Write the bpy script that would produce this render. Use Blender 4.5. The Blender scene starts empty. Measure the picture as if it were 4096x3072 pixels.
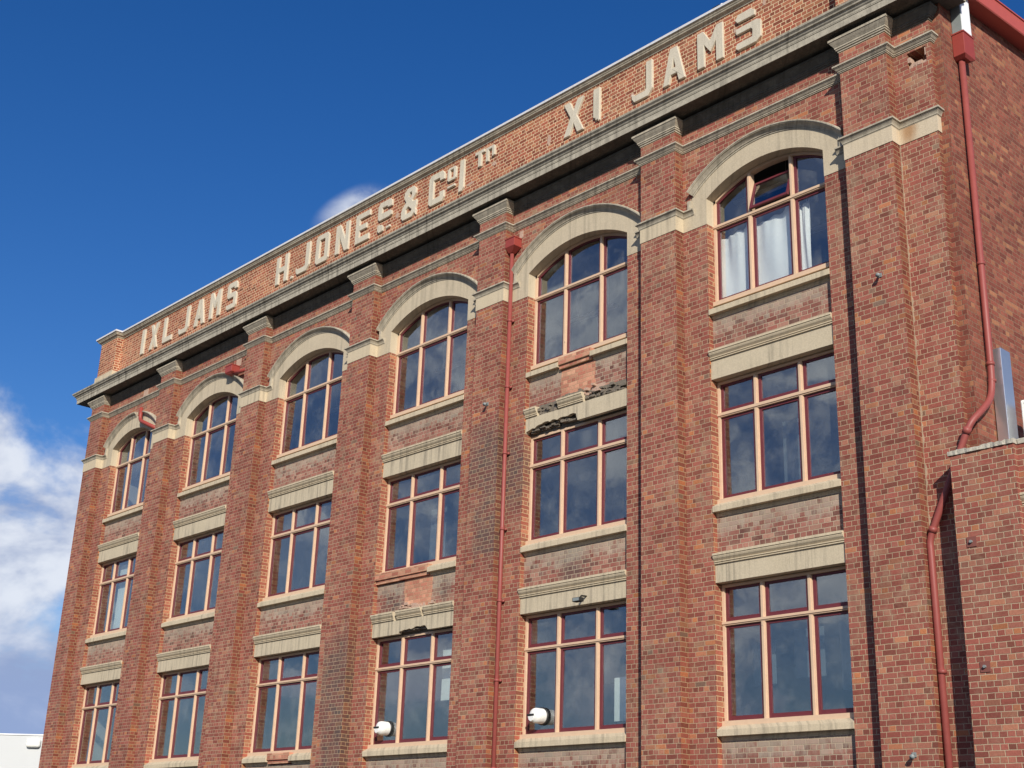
import bpy, bmesh, math, random
from mathutils import Vector, Matrix
R = math.radians
random.seed(7)
S = bpy.context.scene
COL = S.collection

# ------------------------------------------------------------------ camera
cam = bpy.data.objects.new("camera", bpy.data.cameras.new("camera"))
COL.objects.link(cam)
CAM = (14.44768, -17.96809, 1.65369)
YAW, PIT, ROL = R(-47.99713), R(20.06530), R(2.00520)
_f = Vector((math.sin(YAW)*math.cos(PIT), math.cos(YAW)*math.cos(PIT), math.sin(PIT)))
_r0 = Vector((math.cos(YAW), -math.sin(YAW), 0)); _u0 = _r0.cross(_f)
_r = math.cos(ROL)*_r0 + math.sin(ROL)*_u0
_u = -math.sin(ROL)*_r0 + math.cos(ROL)*_u0
cam.matrix_world = Matrix(((_r.x, _u.x, -_f.x, CAM[0]), (_r.y, _u.y, -_f.y, CAM[1]),
                           (_r.z, _u.z, -_f.z, CAM[2]), (0, 0, 0, 1)))
cam.data.sensor_width = 36.0
cam.data.lens = 5271.489/4096*36.0
cam.data.clip_end = 5000
S.camera = cam

# ------------------------------------------------------------------ light
SUN_AZ, SUN_EL = R(129.5), R(25.5)      # azimuth clockwise from +Y
sd = Vector((math.sin(SUN_AZ)*math.cos(SUN_EL), math.cos(SUN_AZ)*math.cos(SUN_EL), math.sin(SUN_EL)))
sun = bpy.data.objects.new("sun", bpy.data.lights.new("sun", 'SUN'))
COL.objects.link(sun)
sun.data.energy = 5.0; sun.data.angle = R(0.5); sun.data.color = (1.0, 0.93, 0.82)
sun.rotation_euler = sd.to_track_quat('Z', 'Y').to_euler()
S.view_settings.view_transform = 'Standard'; S.view_settings.look = 'None'
S.view_settings.gamma = 1.0; S.view_settings.use_curve_mapping = False
S.view_settings.exposure = 0.06

class NT:
    """small helper for building node trees"""
    def __init__(s, tree): s.t = tree
    def n(s, typ, **kw):
        nd = s.t.nodes.new(typ)
        for k, v in kw.items(): setattr(nd, k, v)
        return nd
    def put(s, sock, v):
        if hasattr(v, 'is_output') or hasattr(v, 'links'): s.t.links.new(v, sock)
        else: sock.default_value = v
    def m(s, op, a, b=None, c=None, clamp=False):
        nd = s.n('ShaderNodeMath', operation=op, use_clamp=clamp)
        for i, v in enumerate((a, b, c)):
            if v is not None: s.put(nd.inputs[i], v)
        return nd.outputs[0]
    def vm(s, op, a, b=None):
        nd = s.n('ShaderNodeVectorMath', operation=op)
        s.put(nd.inputs[0], a)
        if b is not None: s.put(nd.inputs[1], b)
        return nd.outputs['Value'] if op in ('LENGTH', 'DOT_PRODUCT', 'DISTANCE') else nd.outputs[0]
    def mix(s, f, a, b, mode='MIX'):
        nd = s.n('ShaderNodeMix', data_type='RGBA', blend_type=mode)
        s.put(nd.inputs[0], f); s.put(nd.inputs[6], a); s.put(nd.inputs[7], b)
        return nd.outputs[2]
    def ss(s, v, a, b, lo=0.0, hi=1.0):
        nd = s.n('ShaderNodeMapRange', interpolation_type='SMOOTHSTEP')
        s.put(nd.inputs[0], v); s.put(nd.inputs[1], a); s.put(nd.inputs[2], b)
        nd.inputs[3].default_value = lo; nd.inputs[4].default_value = hi
        return nd.outputs[0]
    def noise(s, vec, scale, detail=3.0, rough=0.55, dim='3D'):
        nd = s.n('ShaderNodeTexNoise', noise_dimensions=dim)
        s.put(nd.inputs['Vector'], vec); nd.inputs['Scale'].default_value = scale
        nd.inputs['Detail'].default_value = detail; nd.inputs['Roughness'].default_value = rough
        return nd.outputs[0]
    def comb(s, x, y, z):
        nd = s.n('ShaderNodeCombineXYZ')
        for i, v in enumerate((x, y, z)): s.put(nd.inputs[i], v)
        return nd.outputs[0]
    def sep(s, v):
        nd = s.n('ShaderNodeSeparateXYZ'); s.put(nd.inputs[0], v); return nd.outputs
    def ramp(s, f, stops, interp='LINEAR'):
        nd = s.n('ShaderNodeValToRGB'); s.put(nd.inputs[0], f)
        cr = nd.color_ramp; cr.interpolation = interp
        while len(cr.elements) < len(stops): cr.elements.new(0.5)
        for e, (p, c) in zip(cr.elements, stops): e.position = p; e.color = (*c, 1)
        return nd.outputs[0]

W = bpy.data.worlds.new("World"); S.world = W; W.use_nodes = True
W.node_tree.nodes.clear(); t = NT(W.node_tree)
sky = t.n('ShaderNodeTexSky', sky_type='NISHITA', sun_disc=False, sun_elevation=SUN_EL,
          sun_rotation=SUN_AZ, altitude=0.0, air_density=1.0, dust_density=0.3, ozone_density=3.0)
hs = t.n('ShaderNodeHueSaturation'); hs.inputs['Saturation'].default_value = 1.34
hs.inputs['Hue'].default_value = 0.5145; hs.inputs['Value'].default_value = 1.04
t.put(hs.inputs['Color'], sky.outputs[0])
d = t.n('ShaderNodeTexCoord').outputs['Generated']
dx, dy, dz = t.sep(d)
# cumulus: dense near the horizon, thinning upwards
pc = t.vm('MULTIPLY', d, (1.0, 1.0, 1.7))
warp = t.n('ShaderNodeTexNoise'); warp.inputs['Scale'].default_value = 3.0; t.put(warp.inputs['Vector'], pc)
pw = t.vm("ADD", pc, t.vm("MULTIPLY", warp.outputs[1], (0.16, 0.16, 0.16)))
n1 = t.noise(pw, 4.6, 7.0, 0.56)
back = t.ss(dy, 0.05, -0.35)                       # more cloud on the sunny side of the sky
top = t.m('ADD', 0.295, t.m('MULTIPLY', back, 0.59))
thr = t.m('ADD', 0.25, t.m('MULTIPLY', t.m('POWER', t.m('DIVIDE', dz, top, clamp=False), 2.2), 0.26))
thr = t.m('MAXIMUM', thr, t.m('ADD', 0.27, t.m('MULTIPLY', back, 0.22)))
den = t.ss(t.m('SUBTRACT', n1, thr), 0.0, 0.13)
den = t.m('MAXIMUM', den, t.m('MULTIPLY', t.m('MULTIPLY', back, t.ss(dz, 0.75, 0.25)), t.m('ADD', 0.10, t.m('MULTIPLY', t.noise(pw, 1.7, 3.0), 0.45))))
den = t.m('MULTIPLY', den, t.ss(dz, -0.02, 0.03))
# a small wisp just over the parapet
wo = t.vm('SUBTRACT', d, (-0.7378, 0.4968, 0.457))
wd = t.m('SQRT', t.m('ADD', t.m('POWER', t.m('ABSOLUTE', t.m('DIVIDE', t.vm('DOT_PRODUCT', wo, (0.6751, 0.5427, 0.4997)), 0.032)), 2.0), t.m('POWER', t.m('ABSOLUTE', t.m('DIVIDE', t.vm('DOT_PRODUCT', wo, (0.0002, 0.6772, -0.7358)), 0.0135)), 2.0)))
wn = t.noise(t.vm('MULTIPLY', d, (1, 1, 1.6)), 16.0, 6.0, 0.6)
wisp = t.m('MULTIPLY', t.ss(wd, 1.15, 0.25), t.ss(wn, 0.30, 0.60))
den = t.m('MAXIMUM', den, t.m('MULTIPLY', wisp, 0.9))
n2 = t.noise(t.vm('ADD', pw, (0.0, 0.0, -0.05)), 4.6, 6.0, 0.55)
lit = t.ss(t.m('SUBTRACT', n1, n2), -0.10, 0.08)
ccol = t.mix(lit, (3.0, 3.7, 5.6, 1), (7.6, 8.0, 8.8, 1))
ccol = t.mix(t.ss(dz, 0.17, 0.06, 0.0, 0.75), ccol, (2.6, 3.5, 6.3, 1))
wcol = t.mix(t.m('MULTIPLY', den, 0.94), hs.outputs[0], ccol)
bg = t.n('ShaderNodeBackground'); t.put(bg.inputs[0], wcol); bg.inputs[1].default_value = 0.10
t.put(t.n('ShaderNodeOutputWorld').inputs[0], bg.outputs[0])

# ------------------------------------------------------------------ materials
def newmat(name):
    m = bpy.data.materials.new(name); m.use_nodes = True; m.node_tree.nodes.clear()
    t = NT(m.node_tree)
    out = t.n('ShaderNodeOutputMaterial'); b = t.n('ShaderNodeBsdfPrincipled')
    t.put(out.inputs[0], b.outputs[0])
    return m, t, b, out

def pos(t): return t.n('ShaderNodeNewGeometry').outputs['Position']

BH = 0.0861          # brick course
def brick(name, ramp, mortar, mw=0.0052, soot=0.25, efflo=0.0, smear=0.25, bump=0.6, jitter=1.0, v=1.0, returns=(1, 1, 1), patches=()):
    m, t, b, out = newmat(name)
    g = t.n('ShaderNodeNewGeometry')
    px, py, pz = t.sep(g.outputs['Position'])
    nx, ny, nz = t.sep(g.outputs['True Normal'])
    side = t.m('GREATER_THAN', t.m('ABSOLUTE', nx), 0.6)
    u = t.m('ADD', t.m('MULTIPLY', px, t.m('SUBTRACT', 1.0, side)), t.m('MULTIPLY', t.m('ADD', py, 0.02), side))
    P = t.comb(u, t.m('MULTIPLY', side, 13.7), pz)
    wob = t.noise(P, 5.0, 2.0)
    u = t.m('ADD', u, t.m('MULTIPLY', t.m('SUBTRACT', t.noise(P, 14.0, 1.0), 0.5), 0.016*jitter))
    vv = t.m('DIVIDE', t.m('ADD', pz, t.m('MULTIPLY', t.m('SUBTRACT', wob, 0.5), 0.018*jitter)), BH)
    row = t.m('FLOOR', vv); fv = t.m('SUBTRACT', vv, row)
    odd = t.m('FLOORED_MODULO', row, 2.0)
    w = t.m('SUBTRACT', 0.24, t.m('MULTIPLY', odd, 0.12))
    wr = t.n('ShaderNodeTexWhiteNoise', noise_dimensions='1D'); t.put(wr.inputs['W'], row)
    bu = t.m('DIVIDE', t.m('ADD', u, t.m('MULTIPLY', wr.outputs[0], 0.035)), w)
    bu = t.m('ADD', bu, t.m('MULTIPLY', odd, 0.5))
    col = t.m('FLOOR', bu); fu = t.m('SUBTRACT', bu, col)
    du = t.m('MULTIPLY', t.m('MINIMUM', fu, t.m('SUBTRACT', 1.0, fu)), w)
    dv = t.m('MULTIPLY', t.m('MINIMUM', fv, t.m('SUBTRACT', 1.0, fv)), BH)
    dd = t.m('ADD', t.m('MINIMUM', du, dv), t.m('MULTIPLY', t.m('SUBTRACT', t.noise(P, 60.0, 2.0), 0.5), 0.004))
    mm = t.ss(dd, mw*1.35, mw*0.65)
    cell = t.comb(col, row, side)
    wn = t.n('ShaderNodeTexWhiteNoise', noise_dimensions='3D'); t.put(wn.inputs['Vector'], cell)
    wn2 = t.n('ShaderNodeTexWhiteNoise', noise_dimensions='3D')
    t.put(wn2.inputs['Vector'], t.vm('ADD', cell, (31.3, 7.7, 3.1)))
    bc = t.ramp(wn.outputs[0], ramp)
    bc = t.mix(1.0, bc, t.ramp(wn2.outputs[0], [(0.0, (0.80*v,)*3), (0.5, (1.0*v,)*3), (1.0, (1.18*v,)*3)]), 'MULTIPLY')
    mot = t.noise(P, 34.0, 3.0, 0.6)
    bc = t.mix(1.0, bc, t.ramp(mot, [(0.25, (0.80,)*3), (0.75, (1.18,)*3)]), 'MULTIPLY')
    big = t.noise(P, 0.55, 4.0, 0.6)
    sm = t.m('MULTIPLY', t.ss(t.m('ADD', t.noise(P, 3.2, 5.0, 0.68), t.m('MULTIPLY', t.m('SUBTRACT', t.noise(P, 0.45, 3.0), 0.5), 0.55)), 0.48, 0.74), t.m('MULTIPLY', smear, t.m('SUBTRACT', 1.0, t.m('MULTIPLY', side, 0.7))))
    bc = t.mix(sm, bc, (*[c*0.86 for c in mortar], 1))
    mc = t.mix(t.noise(P, 2.4, 3.0), (*[c*0.82 for c in mortar], 1), (*[min(1, c*1.12) for c in mortar], 1))
    for (qx, qz, qr) in patches:     # smoke-blackened bricks, the joints stay pale
        dq = t.vm('DISTANCE', t.vm('MULTIPLY', g.outputs['Position'], (1.0, 0.0, 0.7)), (qx, 0.0, qz*0.7))
        kq = t.ss(t.m('ADD', dq, t.m('MULTIPLY', t.m('SUBTRACT', t.noise(P, 2.6, 4.0, 0.65), 0.5), 1.3*qr)), qr, qr*0.3)
        bc = t.mix(t.m('MULTIPLY', kq, t.m('ADD', 0.35, t.m('MULTIPLY', wn2.outputs[0], 0.5))), bc, (0.085, 0.072, 0.068, 1))
    if efflo > 0:
        e = None
        for zs in (11.44, 7.60, 3.73):
            below = t.m('SUBTRACT', zs, pz)
            k = t.m('MULTIPLY', t.ss(below, 0.62, 0.02), t.m('GREATER_THAN', below, -0.01))
            e = k if e is None else t.m('MAXIMUM', e, k)
        ns = t.noise(t.comb(t.m('MULTIPLY', u, 2.6), 0.0, pz), 3.4, 4.0, 0.7)
        e = t.m('ADD', e, t.m('ADD', t.m('MULTIPLY', t.m('SUBTRACT', ns, 0.5), 1.9), t.m('MULTIPLY', t.m('SUBTRACT', wn2.outputs[0], 0.5), 0.55)))
        e = t.m('MULTIPLY', t.ss(e, 0.30, 1.05), efflo)
        bc = t.mix(e, bc, (0.40, 0.36, 0.29, 1))
    c = t.mix(mm, bc, mc)
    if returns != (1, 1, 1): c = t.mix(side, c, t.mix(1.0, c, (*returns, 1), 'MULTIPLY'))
    # soot and damp stains, drawn out downwards
    st = t.noise(t.comb(t.m('MULTIPLY', u, 2.2), 0.0, t.m('MULTIPLY', pz, 0.55)), 1.1, 5.0, 0.62)
    c = t.mix(t.m('MULTIPLY', t.ss(st, 0.54, 0.80), soot), c, (0.075, 0.062, 0.052, 1))
    c = t.mix(1.0, c, t.ramp(big, [(0.28, (0.80, 0.77, 0.75)), (0.50, (1.0, 0.98, 0.96)), (0.72, (1.12, 1.10, 1.06))]), 'MULTIPLY')
    # old joints and blackened spots
    t.put(b.inputs['Base Color'], c)
    b.inputs['Roughness'].default_value = 0.86; b.inputs['Specular IOR Level'].default_value = 0.25
    bp = t.n('ShaderNodeBump'); bp.inputs['Strength'].default_value = bump; bp.inputs['Distance'].default_value = 0.012
    hgt = t.m('ADD', t.m('SUBTRACT', 1.0, mm), t.m('MULTIPLY', mot, 0.25))
    t.put(bp.inputs['Height'], hgt); t.put(b.inputs['Normal'], bp.outputs[0])
    return m

RAMP_MAIN = [(0.0, (0.200, 0.070, 0.050)), (0.22, (0.255, 0.075, 0.057)), (0.50, (0.285, 0.089, 0.067)),
             (0.76, (0.298, 0.108, 0.080)), (0.92, (0.355, 0.155, 0.100)), (0.985, (0.40, 0.150, 0.068)), (1.0, (0.19, 0.125, 0.095))]
RAMP_PAR = [(0.0, (0.20, 0.060, 0.036)), (0.35, (0.30, 0.085, 0.052)), (0.7, (0.36, 0.120, 0.070)), (1.0, (0.40, 0.170, 0.090))]
RAMP_PATCH = [(0.0, (0.42, 0.16, 0.11)), (0.5, (0.52, 0.24, 0.16)), (1.0, (0.58, 0.32, 0.21))]
RAMP_SP = [(0.0, (0.16, 0.078, 0.064)), (0.35, (0.255, 0.092, 0.072)), (0.75, (0.315, 0.135, 0.105)), (1.0, (0.37, 0.20, 0.15))]
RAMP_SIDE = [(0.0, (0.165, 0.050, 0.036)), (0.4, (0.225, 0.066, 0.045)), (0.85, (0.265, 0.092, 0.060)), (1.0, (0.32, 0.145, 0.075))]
M = {}
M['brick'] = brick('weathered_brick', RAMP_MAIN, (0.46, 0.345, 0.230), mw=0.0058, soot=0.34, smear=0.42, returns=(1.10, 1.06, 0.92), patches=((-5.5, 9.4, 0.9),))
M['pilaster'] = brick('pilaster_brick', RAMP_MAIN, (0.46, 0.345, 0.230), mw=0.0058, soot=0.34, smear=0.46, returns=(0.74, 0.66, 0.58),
                      patches=((-5.95, 9.7, 1.0), (-5.9, 8.2, 0.7), (-10.9, 5.4, 1.2), (-10.75, 3.8, 0.9)))
M['parapet'] = brick('parapet_brick', RAMP_PAR, (0.74, 0.57, 0.36), mw=0.0078, soot=0.15, smear=0.18)
M['spandrel'] = brick('spandrel_brick', RAMP_SP, (0.47, 0.385, 0.28), mw=0.0060, soot=0.45, efflo=0.62, smear=0.40, patches=((-3.7, 7.25, 0.55), (-9.35, 7.15, 0.5), (-7.7, 7.4, 0.4), (-9.2, 4.0, 0.4)))
M['patch'] = brick('repair_brick', RAMP_PATCH, (0.50, 0.35, 0.22), soot=0.04, smear=0.25)
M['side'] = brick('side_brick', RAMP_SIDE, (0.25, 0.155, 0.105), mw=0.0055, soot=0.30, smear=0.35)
M['annex'] = brick('annex_brick', RAMP_MAIN, (0.47, 0.365, 0.25), mw=0.0058, soot=0.18, smear=0.25)

def stone(name, c1, c2, streak=0.35, dirt=(0.10, 0.09, 0.075), top_dirt=0.0, rough=0.85, rust=None, spots=0.25):
    m, t, b, out = newmat(name)
    g = t.n('ShaderNodeNewGeometry'); P = g.outputs['Position']
    px, py, pz = t.sep(P)
    c = t.mix(t.noise(P, 2.2, 5.0, 0.6), (*c1, 1), (*c2, 1))
    s1 = t.noise(t.comb(t.m('MULTIPLY', t.m('ADD', px, py), 9.0), 0.0, t.m('MULTIPLY', pz, 0.45)), 1.0, 4.0, 0.65)
    s2 = t.noise(P, 0.7, 3.0)
    k = t.m('MULTIPLY', t.ss(s1, 0.44, 0.68), t.ss(s2, 0.32, 0.58))
    c = t.mix(t.m('MULTIPLY', k, streak), c, (*dirt, 1))
    fine = t.noise(P, 45.0, 3.0, 0.65)
    c = t.mix(1.0, c, t.ramp(fine, [(0.3, (1-spots*0.5,)*3), (0.7, (1+spots*0.35,)*3)]), 'MULTIPLY')
    nz = t.sep(g.outputs['Normal'])[2]
    if top_dirt > 0:     # lichen and grime lie on ledges and hang in the hollows of the mouldings
        c = t.mix(t.m('MULTIPLY', t.ss(t.noise(P, 6.0, 4.0, 0.7), 0.32, 0.62), top_dirt), c, (*dirt, 1))
    if rust:
        dr = t.vm('DISTANCE', t.vm('MULTIPLY', P, (1.0, 1.0, 0.55)), (rust[0], rust[1], rust[2]*0.55))
        rn = t.noise(t.comb(t.m('MULTIPLY', px, 6.0), py, pz), 2.0, 4.0)
        k = t.ss(t.m('ADD', dr, t.m('MULTIPLY', rn, 0.12)), 0.30, 0.08)
        c = t.mix(t.m('MULTIPLY', k, 0.8), c, (0.33, 0.17, 0.07, 1))
    t.put(b.inputs['Base Color'], c); b.inputs['Roughness'].default_value = rough
    b.inputs['Specular IOR Level'].default_value = 0.25
    bp = t.n('ShaderNodeBump'); bp.inputs['Strength'].default_value = 0.25; bp.inputs['Distance'].default_value = 0.01
    t.put(bp.inputs['Height'], t.noise(P, 30.0, 4.0)); t.put(b.inputs['Normal'], bp.outputs[0])
    return m
M['stone'] = stone('buff_render', (0.53, 0.445, 0.305), (0.61, 0.515, 0.37), 0.40)
M['lintel'] = stone('streaked_render', (0.49, 0.42, 0.295), (0.58, 0.495, 0.36), 0.70, dirt=(0.17, 0.15, 0.12))
M['arch'] = stone('arch_render', (0.49, 0.41, 0.29), (0.56, 0.48, 0.35), 0.30)
M['corner_stone'] = stone('rust_stained_render', (0.54, 0.45, 0.32), (0.62, 0.53, 0.39), 0.2, rust=(4.36, -0.03, 13.62))
M['mould'] = stone('grimy_moulding', (0.46, 0.41, 0.315), (0.58, 0.515, 0.40), 0.5, top_dirt=0.30)
M['dark'] = stone('sooty_soffit_shaded_bed', (0.10, 0.092, 0.076), (0.21, 0.19, 0.155), 0.5, dirt=(0.04, 0.037, 0.03), top_dirt=0.4)  # soot on the soffit; on the bed moulding the dark is painted shade
M['cornice'] = stone('cornice_render', (0.40, 0.365, 0.29), (0.56, 0.51, 0.41), 0.65, top_dirt=0.30, dirt=(0.09, 0.082, 0.066))
M['letter'] = stone('letter_cement', (0.53, 0.48, 0.375), (0.62, 0.56, 0.45), 0.2)
M['concrete'] = stone('rough_concrete', (0.40, 0.37, 0.31), (0.55, 0.51, 0.42), 0.3, spots=0.7)
M['flash'] = stone('pale_flashing', (0.62, 0.62, 0.63), (0.72, 0.72, 0.73), 0.15, rough=0.5)
M['rubble'] = stone('broken_masonry', (0.10, 0.085, 0.07), (0.36, 0.30, 0.23), 0.6, spots=1.2, top_dirt=0.4)
M['fillet'] = stone('old_mortar', (0.36, 0.27, 0.19), (0.50, 0.39, 0.27), 0.4, spots=0.5)
M['plaster'] = stone('mortar_scar', (0.42, 0.27, 0.20), (0.55, 0.40, 0.31), 0.1, spots=0.6)

def paint(name, c, rough=0.5, var=0.18, spec=0.4, metal=0.0, chips=None, scale=8.0):
    m, t, b, out = newmat(name); P = pos(t)
    n = t.noise(P, scale, 5.0, 0.65)
    col = t.mix(n, (*[x*(1-var) for x in c], 1), (*[min(1, x*(1+var)) for x in c], 1))
    if chips:
        k = t.ss(t.noise(P, chips[1], 5.0, 0.7), chips[2], chips[2]+0.03)
        col = t.mix(k, col, (*chips[0], 1))
    t.put(b.inputs['Base Color'], col); b.inputs['Metallic'].default_value = metal
    t.put(b.inputs['Roughness'], t.m('ADD', rough, t.m('MULTIPLY', t.m('SUBTRACT', n, 0.5), 0.25)))
    b.inputs['Specular IOR Level'].default_value = spec
    return m
M['cream'] = paint('cream_timber_paint', (0.64, 0.455, 0.31), 0.55, 0.12, chips=((0.30, 0.22, 0.16), 7.0, 0.70))
M['maroon'] = paint('maroon_timber_paint', (0.135, 0.026, 0.034), 0.45, 0.25)
M['red'] = paint('red_pipe_paint', (0.275, 0.066, 0.056), 0.5, 0.15, chips=((0.42, 0.36, 0.35), 9.0, 0.735))
M['red_clean'] = paint('red_metal_paint', (0.30, 0.052, 0.040), 0.5, 0.10)
M['red_fascia'] = paint('red_fascia_paint', (0.46, 0.095, 0.072), 0.45, 0.08)
M['white_metal'] = paint('white_painted_metal', (0.86, 0.87, 0.88), 0.35, 0.03)
M['galv'] = paint('galvanised_sheet', (0.66, 0.69, 0.72), 0.30, 0.05, metal=0.85, scale=1.2)
M['white_plastic'] = paint('white_plastic', (0.80, 0.80, 0.76), 0.4, 0.04)
M['black'] = paint('black_metal', (0.02, 0.02, 0.02), 0.5, 0.2)
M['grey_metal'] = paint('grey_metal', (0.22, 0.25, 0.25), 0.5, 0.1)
M['rust'] = paint('rusty_plate', (0.20, 0.07, 0.055), 0.7, 0.2)
M['cloth'] = paint('white_sheet_cloth', (0.90, 0.91, 0.92), 0.9, 0.03, spec=0.1)
M['blind'] = paint('pale_blind', (0.62, 0.70, 0.68), 0.8, 0.05)
M['greypanel'] = paint('grey_panel', (0.10, 0.125, 0.14), 0.8, 0.06)
M['interior'] = paint('dim_interior_plaster', (0.20, 0.20, 0.19), 0.9, 0.15)
M['floor_in'] = paint('interior_floor', (0.10, 0.085, 0.07), 0.8, 0.2)
M['tube'] = paint('fluorescent_tube_housing', (0.85, 0.78, 0.74), 0.5, 0.03)
M['white_wall'] = paint('white_painted_wall', (0.54, 0.56, 0.565), 0.7, 0.03, spec=0.2, scale=1.0)
M['roof'] = paint('grey_roof_sheet', (0.25, 0.26, 0.27), 0.6, 0.1)
M['asphalt'] = paint('asphalt', (0.055, 0.054, 0.052), 0.9, 0.25, scale=3.0)
M['hill'] = paint('wooded_hillside', (0.060, 0.075, 0.050), 0.95, 0.4, spec=0.1, scale=0.02)

def glass_mat():
    m = bpy.data.materials.new('window_glass'); m.use_nodes = True; m.node_tree.nodes.clear()
    t = NT(m.node_tree); out = t.n('ShaderNodeOutputMaterial')
    tr = t.n('ShaderNodeBsdfTransparent'); tr.inputs[0].default_value = (0.95, 0.97, 0.96, 1)
    gl = t.n('ShaderNodeBsdfGlossy'); gl.inputs['Roughness'].default_value = 0.0
    gl.inputs[0].default_value = (0.92, 0.96, 1.0, 1)
    P = pos(t)
    bp = t.n('ShaderNodeBump'); bp.inputs['Strength'].default_value = 0.035; bp.inputs['Distance'].default_value = 0.05
    t.put(bp.inputs['Height'], t.noise(P, 1.6, 2.0)); t.put(gl.inputs['Normal'], bp.outputs[0])
    lw = t.n('ShaderNodeLayerWeight'); lw.inputs[0].default_value = 0.5
    fr = t.m('ADD', 0.145, t.m('MULTIPLY', 0.86, t.m('POWER', lw.outputs[1], 4.2)))
    mx = t.n('ShaderNodeMixShader'); t.put(mx.inputs[0], fr)
    t.put(mx.inputs[1], tr.outputs[0]); t.put(mx.inputs[2], gl.outputs[0])
    df = t.n('ShaderNodeBsdfDiffuse'); df.inputs[0].default_value = (0.5, 0.52, 0.5, 1)   # dust film
    mx2 = t.n('ShaderNodeMixShader')
    t.put(mx2.inputs[0], t.m('MULTIPLY', t.ss(t.noise(P, 1.3, 5.0, 0.7), 0.42, 0.8), 0.10))
    t.put(mx2.inputs[1], mx.outputs[0]); t.put(mx2.inputs[2], df.outputs[0])
    t.put(out.inputs[0], mx2.outputs[0])
    return m
M['glass'] = glass_mat()

# ------------------------------------------------------------------ mesh helpers
class MB:
    def __init__(s): s.bm = bmesh.new()
    def box(s, x0, x1, y0, y1, z0, z1):
        v = [s.bm.verts.new(p) for p in ((x0,y0,z0),(x1,y0,z0),(x1,y1,z0),(x0,y1,z0),(x0,y0,z1),(x1,y0,z1),(x1,y1,z1),(x0,y1,z1))]
        for f in ((3,2,1,0),(4,5,6,7),(0,1,5,4),(1,2,6,5),(2,3,7,6),(3,0,4,7)): s.bm.faces.new([v[i] for i in f])
        return s
    def prism(s, poly, y0, y1):
        """polygon in (x, z), anticlockwise seen from -y, pulled from y0 to y1"""
        a = sum(poly[i][0]*poly[(i+1) % len(poly)][1]-poly[(i+1) % len(poly)][0]*poly[i][1] for i in range(len(poly)))
        if a < 0: poly = poly[::-1]
        f = [s.bm.verts.new((x, y0, z)) for x, z in poly]; k = [s.bm.verts.new((x, y1, z)) for x, z in poly]
        s.bm.faces.new(f); s.bm.faces.new(k[::-1])
        n = len(poly)
        for i in range(n): s.bm.faces.new((f[(i+1) % n], f[i], k[i], k[(i+1) % n]))
        return s
    def pane(s, poly, y0, y1):
        """sheet of old glass, each one set at its own very slight angle"""
        n0 = len(s.bm.verts); s.prism(poly, y0, y1); s.bm.verts.ensure_lookup_table()
        cx = sum(p[0] for p in poly)/len(poly); cz = sum(p[1] for p in poly)/len(poly)
        ax, az = random.gauss(0, 0.0065), random.gauss(0, 0.0065)
        for v in s.bm.verts[n0:]: v.co.y += (v.co.x-cx)*ax+(v.co.z-cz)*az
        return s
    def sweep(s, prof, path, zfun=None):
        """closed profile [(out, z)] carried along a plan polyline, outward = right-hand side"""
        P = [Vector((p[0], p[1])) for p in path]; n = len(P); rows = []
        nor = []
        for i in range(n-1):
            dv = (P[i+1]-P[i]).normalized(); nor.append(Vector((dv.y, -dv.x)))
        for i in range(n):
            if i == 0: mt = nor[0]
            elif i == n-1: mt = nor[-1]
            else: mt = (nor[i-1]+nor[i])/(1+nor[i-1].dot(nor[i]))
            row = []
            for o, z in prof:
                q = P[i]+mt*o
                row.append(s.bm.verts.new((q.x, q.y, z+(zfun(q.x) if zfun else 0))))
            rows.append(row)
        m = len(prof)
        for i in range(n-1):
            for j in range(m):
                k = (j+1) % m
                s.bm.faces.new((rows[i][j], rows[i+1][j], rows[i+1][k], rows[i][k]))
        s.bm.faces.new(rows[0]); s.bm.faces.new(rows[-1][::-1])
        bmesh.ops.recalc_face_normals(s.bm, faces=s.bm.faces[:])
        return s
    def grid(s, rows, closed=False):
        vs = [[s.bm.verts.new(p) for p in r] for r in rows]
        for i in range(len(vs)-1):
            m = len(vs[i])
            for j in range(m if closed else m-1):
                s.bm.faces.new((vs[i][j], vs[i][(j+1) % m], vs[i+1][(j+1) % m], vs[i+1][j]))
        return vs
    def tube(s, pts, r, seg=16, caps=True):
        pts = [Vector(p) for p in pts]; rows = []
        up = Vector((0.3, 0.9, 0.1))
        for i, p in enumerate(pts):
            a = pts[max(i-1, 0)]; b = pts[min(i+1, len(pts)-1)]
            tn = (b-a).normalized(); e1 = tn.cross(up).normalized(); e2 = tn.cross(e1)
            rr = r[i] if isinstance(r, (list, tuple)) else r
            rows.append([p+e1*math.cos(2*math.pi*k/seg)*rr+e2*math.sin(2*math.pi*k/seg)*rr for k in range(seg)])
        vs = s.grid(rows, True)
        if caps: s.bm.faces.new(vs[0]); s.bm.faces.new(vs[-1][::-1])
        bmesh.ops.recalc_face_normals(s.bm, faces=s.bm.faces[:])
        return s
    def build(s, name, mat, parent=None, smooth=False):
        me = bpy.data.meshes.new(name); s.bm.to_mesh(me); s.bm.free()
        me.materials.append(M[mat] if isinstance(mat, str) else mat)
        if smooth:
            me.polygons.foreach_set('use_smooth', [True]*len(me.polygons))
        o = bpy.data.objects.new(name, me); COL.objects.link(o)
        if parent is not None: o.parent = parent
        return o

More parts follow.
